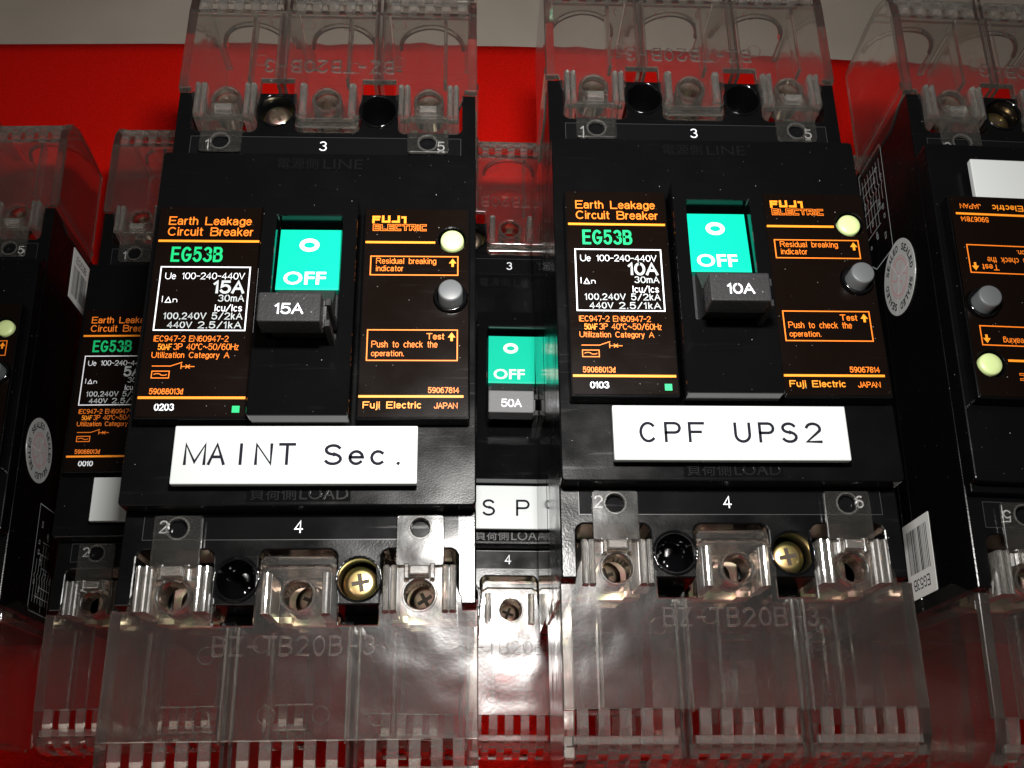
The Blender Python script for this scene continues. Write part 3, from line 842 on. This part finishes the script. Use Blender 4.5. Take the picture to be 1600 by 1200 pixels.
def right_print():
    b = MB()
    OR, YE, DK = 0, 1, 2
    # blocky maker's name
    w, y0, y1 = .27, 20.95, 22.65
    x = 13.8
    for st in ([[(0,0),(0,.9),(1,.9)], [(0,.5),(.9,.5)]], [[(0,1),(0,.15),(1,.15),(1,1)]], [[(1,1),(1,.15),(0,.15)]], [[(.0,.85),(.5,.85),(.5,0)]]):
        for q, p in enumerate(st):
            b.ribbon([(x+u*1.4, y0+v*(y1-y0)) for u, v in p], w, ZT+.006*q, YE)
        x += 2.2
    LT = {'E': [[(1,1),(0,1),(0,0),(1,0)], [(0,.5),(1,.5)]], 'L': [[(0,1),(0,0),(1,0)]], 'C': [[(1,1),(0,1),(0,0),(1,0)]],
          'T': [[(0,1),(1,1)], [(.5,1),(.5,0)]], 'R': [[(0,0),(0,1),(1,1),(1,.45),(0,.45)], [(.5,.45),(1,0)]], 'I': [[(.5,0),(.5,1)]]}
    x = 14.0
    for ch in 'ELECTRIC':
        wd = .2 if ch == 'I' else 1.05
        for q, p in enumerate(LT[ch]):
            pts = [(x+u*wd, 19.05+v*1.25) for u, v in p]
            b.ribbon(pts, .27, ZT+.003*q, OR)
            b.ribbon(pts, .13, ZT+.02, DK)
        x += wd + .62
    b.rect(12.2, 15.5, 28.1, 16.05, ZT, YE)
    b.frame(13.56, 7.33, 33.33, 12.1, .13, ZT, OR)
    b.ptext('Residual breaking', 14.77, 9.75, 28.4, 11.7, 0.078, ZT, OR)
    b.ptext('indicator', 14.75, 8.25, 21.0, 9.75, 0.078, ZT, OR)
    b.arrow(31.3, 9.5, 33.0, 11.6, ZT, YE)
    b.ptext('Test', 26.46, -8.75, 30.46, -7.2, 0.1, ZT, OR)
    b.arrow(31.2, -9.1, 32.9, -7.0, ZT, YE)
    b.ptext('Push to check the', 14.44, -10.7, 28.96, -9.1, 0.078, ZT, OR)
    b.ptext('operation.', 14.45, -13.2, 21.7, -11.4, 0.078, ZT, OR)
    b.frame(13.5, -13.8, 33.31, -6.43, .13, ZT, OR)
    b.strokes('59067814', 27.1, -21.4, 33.7, -20.2, .1, ZT, OR)
    b.rect(12.1, -22.55, 34.7, -22.0, ZT, YE)
    b.ptext('Fuji Electric', 13.1, -25.5, 25.7, -23.45, 0.12, ZT, YE)
    b.ptext('JAPAN', 28.35, -25.1, 33.46, -23.7, 0.09, ZT, OR)
    return b.mesh('lettering', [P_OR, P_YE, PLATE])
ME_RTXT = right_print()

def cap_print(rating, m):
    b = MB()
    w = 1.95*len(rating)/2
    b.ptext(rating, -.75-w, -11.5, -.75+w, -9.0, 0.2, 100.06, 0)
    return b.mesh('lettering', [m])

def plate_mesh(x0, x1, y0, y1):
    b = MB()
    b.slab(rrect(x0, y0, x1, y1, .25, 2), [], 79.4, 81.2, .25)
    b.slab(rrect(x0+1.2, y0+1.2, x1-1.2, y1-1.2, .25, 2), [], 77.65, 79.38, .1, 1)
    return b.mesh('name_plate', [WHITE, BLACK])

# ------------------------------------------------------------------ the breakers
TILT = random.Random(11)
GROUP = 'earth leakage circuit breakers piled on the red cloth'
def breaker(loc, rot, label, rating, date, plate=None, plate_y=(-41.6, -28.7), plate_x=(-26.3, 25.0), text=(), brass_top=True, lit_cap=False, seal=(0, 0)):
    root = bpy.data.objects.new('circuit_breaker', None)
    COL.objects.link(root)
    root.empty_display_size = .02
    root.location = [c*MM for c in loc]
    root.rotation_euler = (0, 0, rot)
    root['label'] = label; root['category'] = 'circuit breaker'; root['group'] = GROUP
    obj('body', ME_BODY, root)
    cov = obj('front_cover', ME_COVER, root)
    obj('load_mark', ME_LOAD, cov); obj('line_mark', ME_LINE, cov)
    obj('toggle_frame', ME_FRAME, root)
    lp = obj('rating_plate', ME_LPL, root); obj('lettering', left_print(rating, date), lp)
    rp = obj('test_plate', ME_RPL, root); obj('lettering', ME_RTXT, rp)
    obj('indicator_button', ME_DOT, root)
    tbn = obj('test_button', ME_BTN, root); obj('button_collar', ME_RING, tbn)
    rk = obj('rocker', ME_ROCK, root); obj('lettering', ME_OFF, rk)
    hd = obj('toggle_handle', ME_HAND, root)
    obj('handle_cap', ME_CAPLIT if lit_cap else ME_CAP, hd)
    obj('lettering', cap_print(rating, P_WH), hd)
    for i, (x, y) in enumerate(WELLS):
        w = obj('screw_well', ME_WELL, root); w.location = (x*MM, y*MM, 0)
        if i == 2 or (i == 0 and False) or (i == 3 and False) or (y > 0 and x < 0 and brass_top):
            s_ = obj('screw', ME_SCREWS if y > 0 else ME_SCREW, w); s_.location = (0, 0, (67.2 if y > 0 else 65.6)*MM)
            ws = obj('washer', ME_WASH, w); ws.location = (0, 0, (66.5 if y > 0 else 64.9)*MM)
            s_.rotation_euler = (0, 0, .5 if y > 0 else .18)
    for sg in (0, 1):
        for k, x in enumerate((-25.5, .2, 26.0)):
            t = obj('terminal', ME_TERM, root)
            t.location = (x*MM*(1 if sg == 0 else -1), 0, 0); t.rotation_euler = (0, 0, math.pi*sg)
            q = obj('terminal_screw', ME_TSCR, t); q.location = (0, -60.5*MM, 50.1*MM); q.rotation_euler = (0, 0, .3+k*.9)
        tc = obj('terminal_cover', ME_TC, root)
        tilt, yaw = TILT.uniform(.008, .03), TILT.uniform(-.004, .004)     # each sags a little at its free end
        tc.matrix_local = Matrix.Rotation(math.pi*sg, 4, 'Z') @ Matrix.Translation((0, -.057, .071)) @ Matrix.Rotation(tilt, 4, 'X') @ Matrix.Rotation(yaw, 4, 'Y') @ Matrix.Translation((0, .057, -.071))
        obj('lettering', ME_EMB, tc)
    sb = obj('number_strip', ME_ST_B, root); obj('lettering', ME_NB, sb)
    st = obj('number_strip', ME_ST_T, root); obj('lettering', ME_NT, st)
    se = obj('seal_sticker', ME_SEAL, root); se.location = (0, seal[0]*MM, seal[1]*MM); obj('lettering', ME_SEALT, se)
    obj('wiring_label', ME_WIRE, root); obj('barcode_sticker', ME_BAR, root)
    if plate:
        p = obj('name_plate', plate_mesh(*plate_x, *plate_y), root)
        if text:
            b = MB()
            for ch, x0, x1, ya, yb in text: b.strokes(ch, x0, ya, x1, yb, .32, 81.24, 0, fixed=False)
            obj('lettering', b.mesh('lettering', [INK]), p)
    return root

D2R = math.radians
Y0, Y1 = -37.25, -32.9
TXT_A = [('M', -23.58, -19.55, Y0, Y1), ('A', -18.62, -15.51, Y0, Y1), ('I', -12.2, -11.9, Y0, Y1), ('N', -8.84, -5.72, Y0, Y1), ('T', -3.97, -.85, Y0, Y1),
         ('S', 5.61, 8.87, Y0, -33.15), ('e', 10.78, 13.48, Y0, -33.4), ('c', 15.31, 18.01, Y0, -33.4), ('.', 20.7, 21.3, Y0, -33)]
YB0, YB1 = -37.5, -33.35
TXT_B = [('C', -20.46, -17.21, YB0, YB1), ('P', -14.94, -11.88, YB0, YB1), ('F', -9.74, -6.67, YB0, YB1), ('U', .25, 3.32, YB0, YB1),
         ('P', 5.61, 8.56, YB0, YB1), ('S', 10.53, 13.48, YB0, YB1), ('2', 15.78, 18.88, YB0, YB1)]
TXT_C = [('S', -8.06, -4.92, -37.5, -33.2), ('P', 1.74, 5.07, -37.5, -33.2)]

A = breaker((-47.13, 102.49, 82.09), D2R(6.40), 'upper black circuit breaker with 15A handle and white MAINT Sec. plate', '15A', '0203', True, text=TXT_A)
B = breaker((45.16, 118.09, 82.09), D2R(6.155), 'upper black circuit breaker with 10A handle and white CPF UPS2 plate', '10A', '0103', True, (-41.7, -29.2), text=TXT_B, brass_top=False)
L = breaker((-93.98, 111.99, 0), D2R(7.02), 'lower black 5A circuit breaker partly under the left edge of the MAINT Sec. breaker', '5A', '0010', True)
Cc = breaker((.17, 119.48, 0), D2R(5.41), 'lower black circuit breaker with brightly lit 50A handle in the gap between two upper breakers', '50A', '0203', True, text=TXT_C, lit_cap=True)
R = breaker((137.02, 124.48, 82.09), D2R(184.23), 'upper black circuit breaker lying upside-down beside the CPF UPS2 one, blank white plate', '15A', '0203', True, (-38.6, -27.6), (-26.3, 28.6), brass_top=True)
K = breaker((-183.6, 102.54, 0), D2R(8.04), 'lower black circuit breaker with SEALED sticker on its side facing the 5A breaker', '15A', '0203', False, seal=(5.5, 5.0))
D = breaker((94.5, 126.5, 0), D2R(5.0), 'lower black circuit breaker mostly hidden beneath the CPF UPS2 and upside-down breakers', '15A', '0203', False)
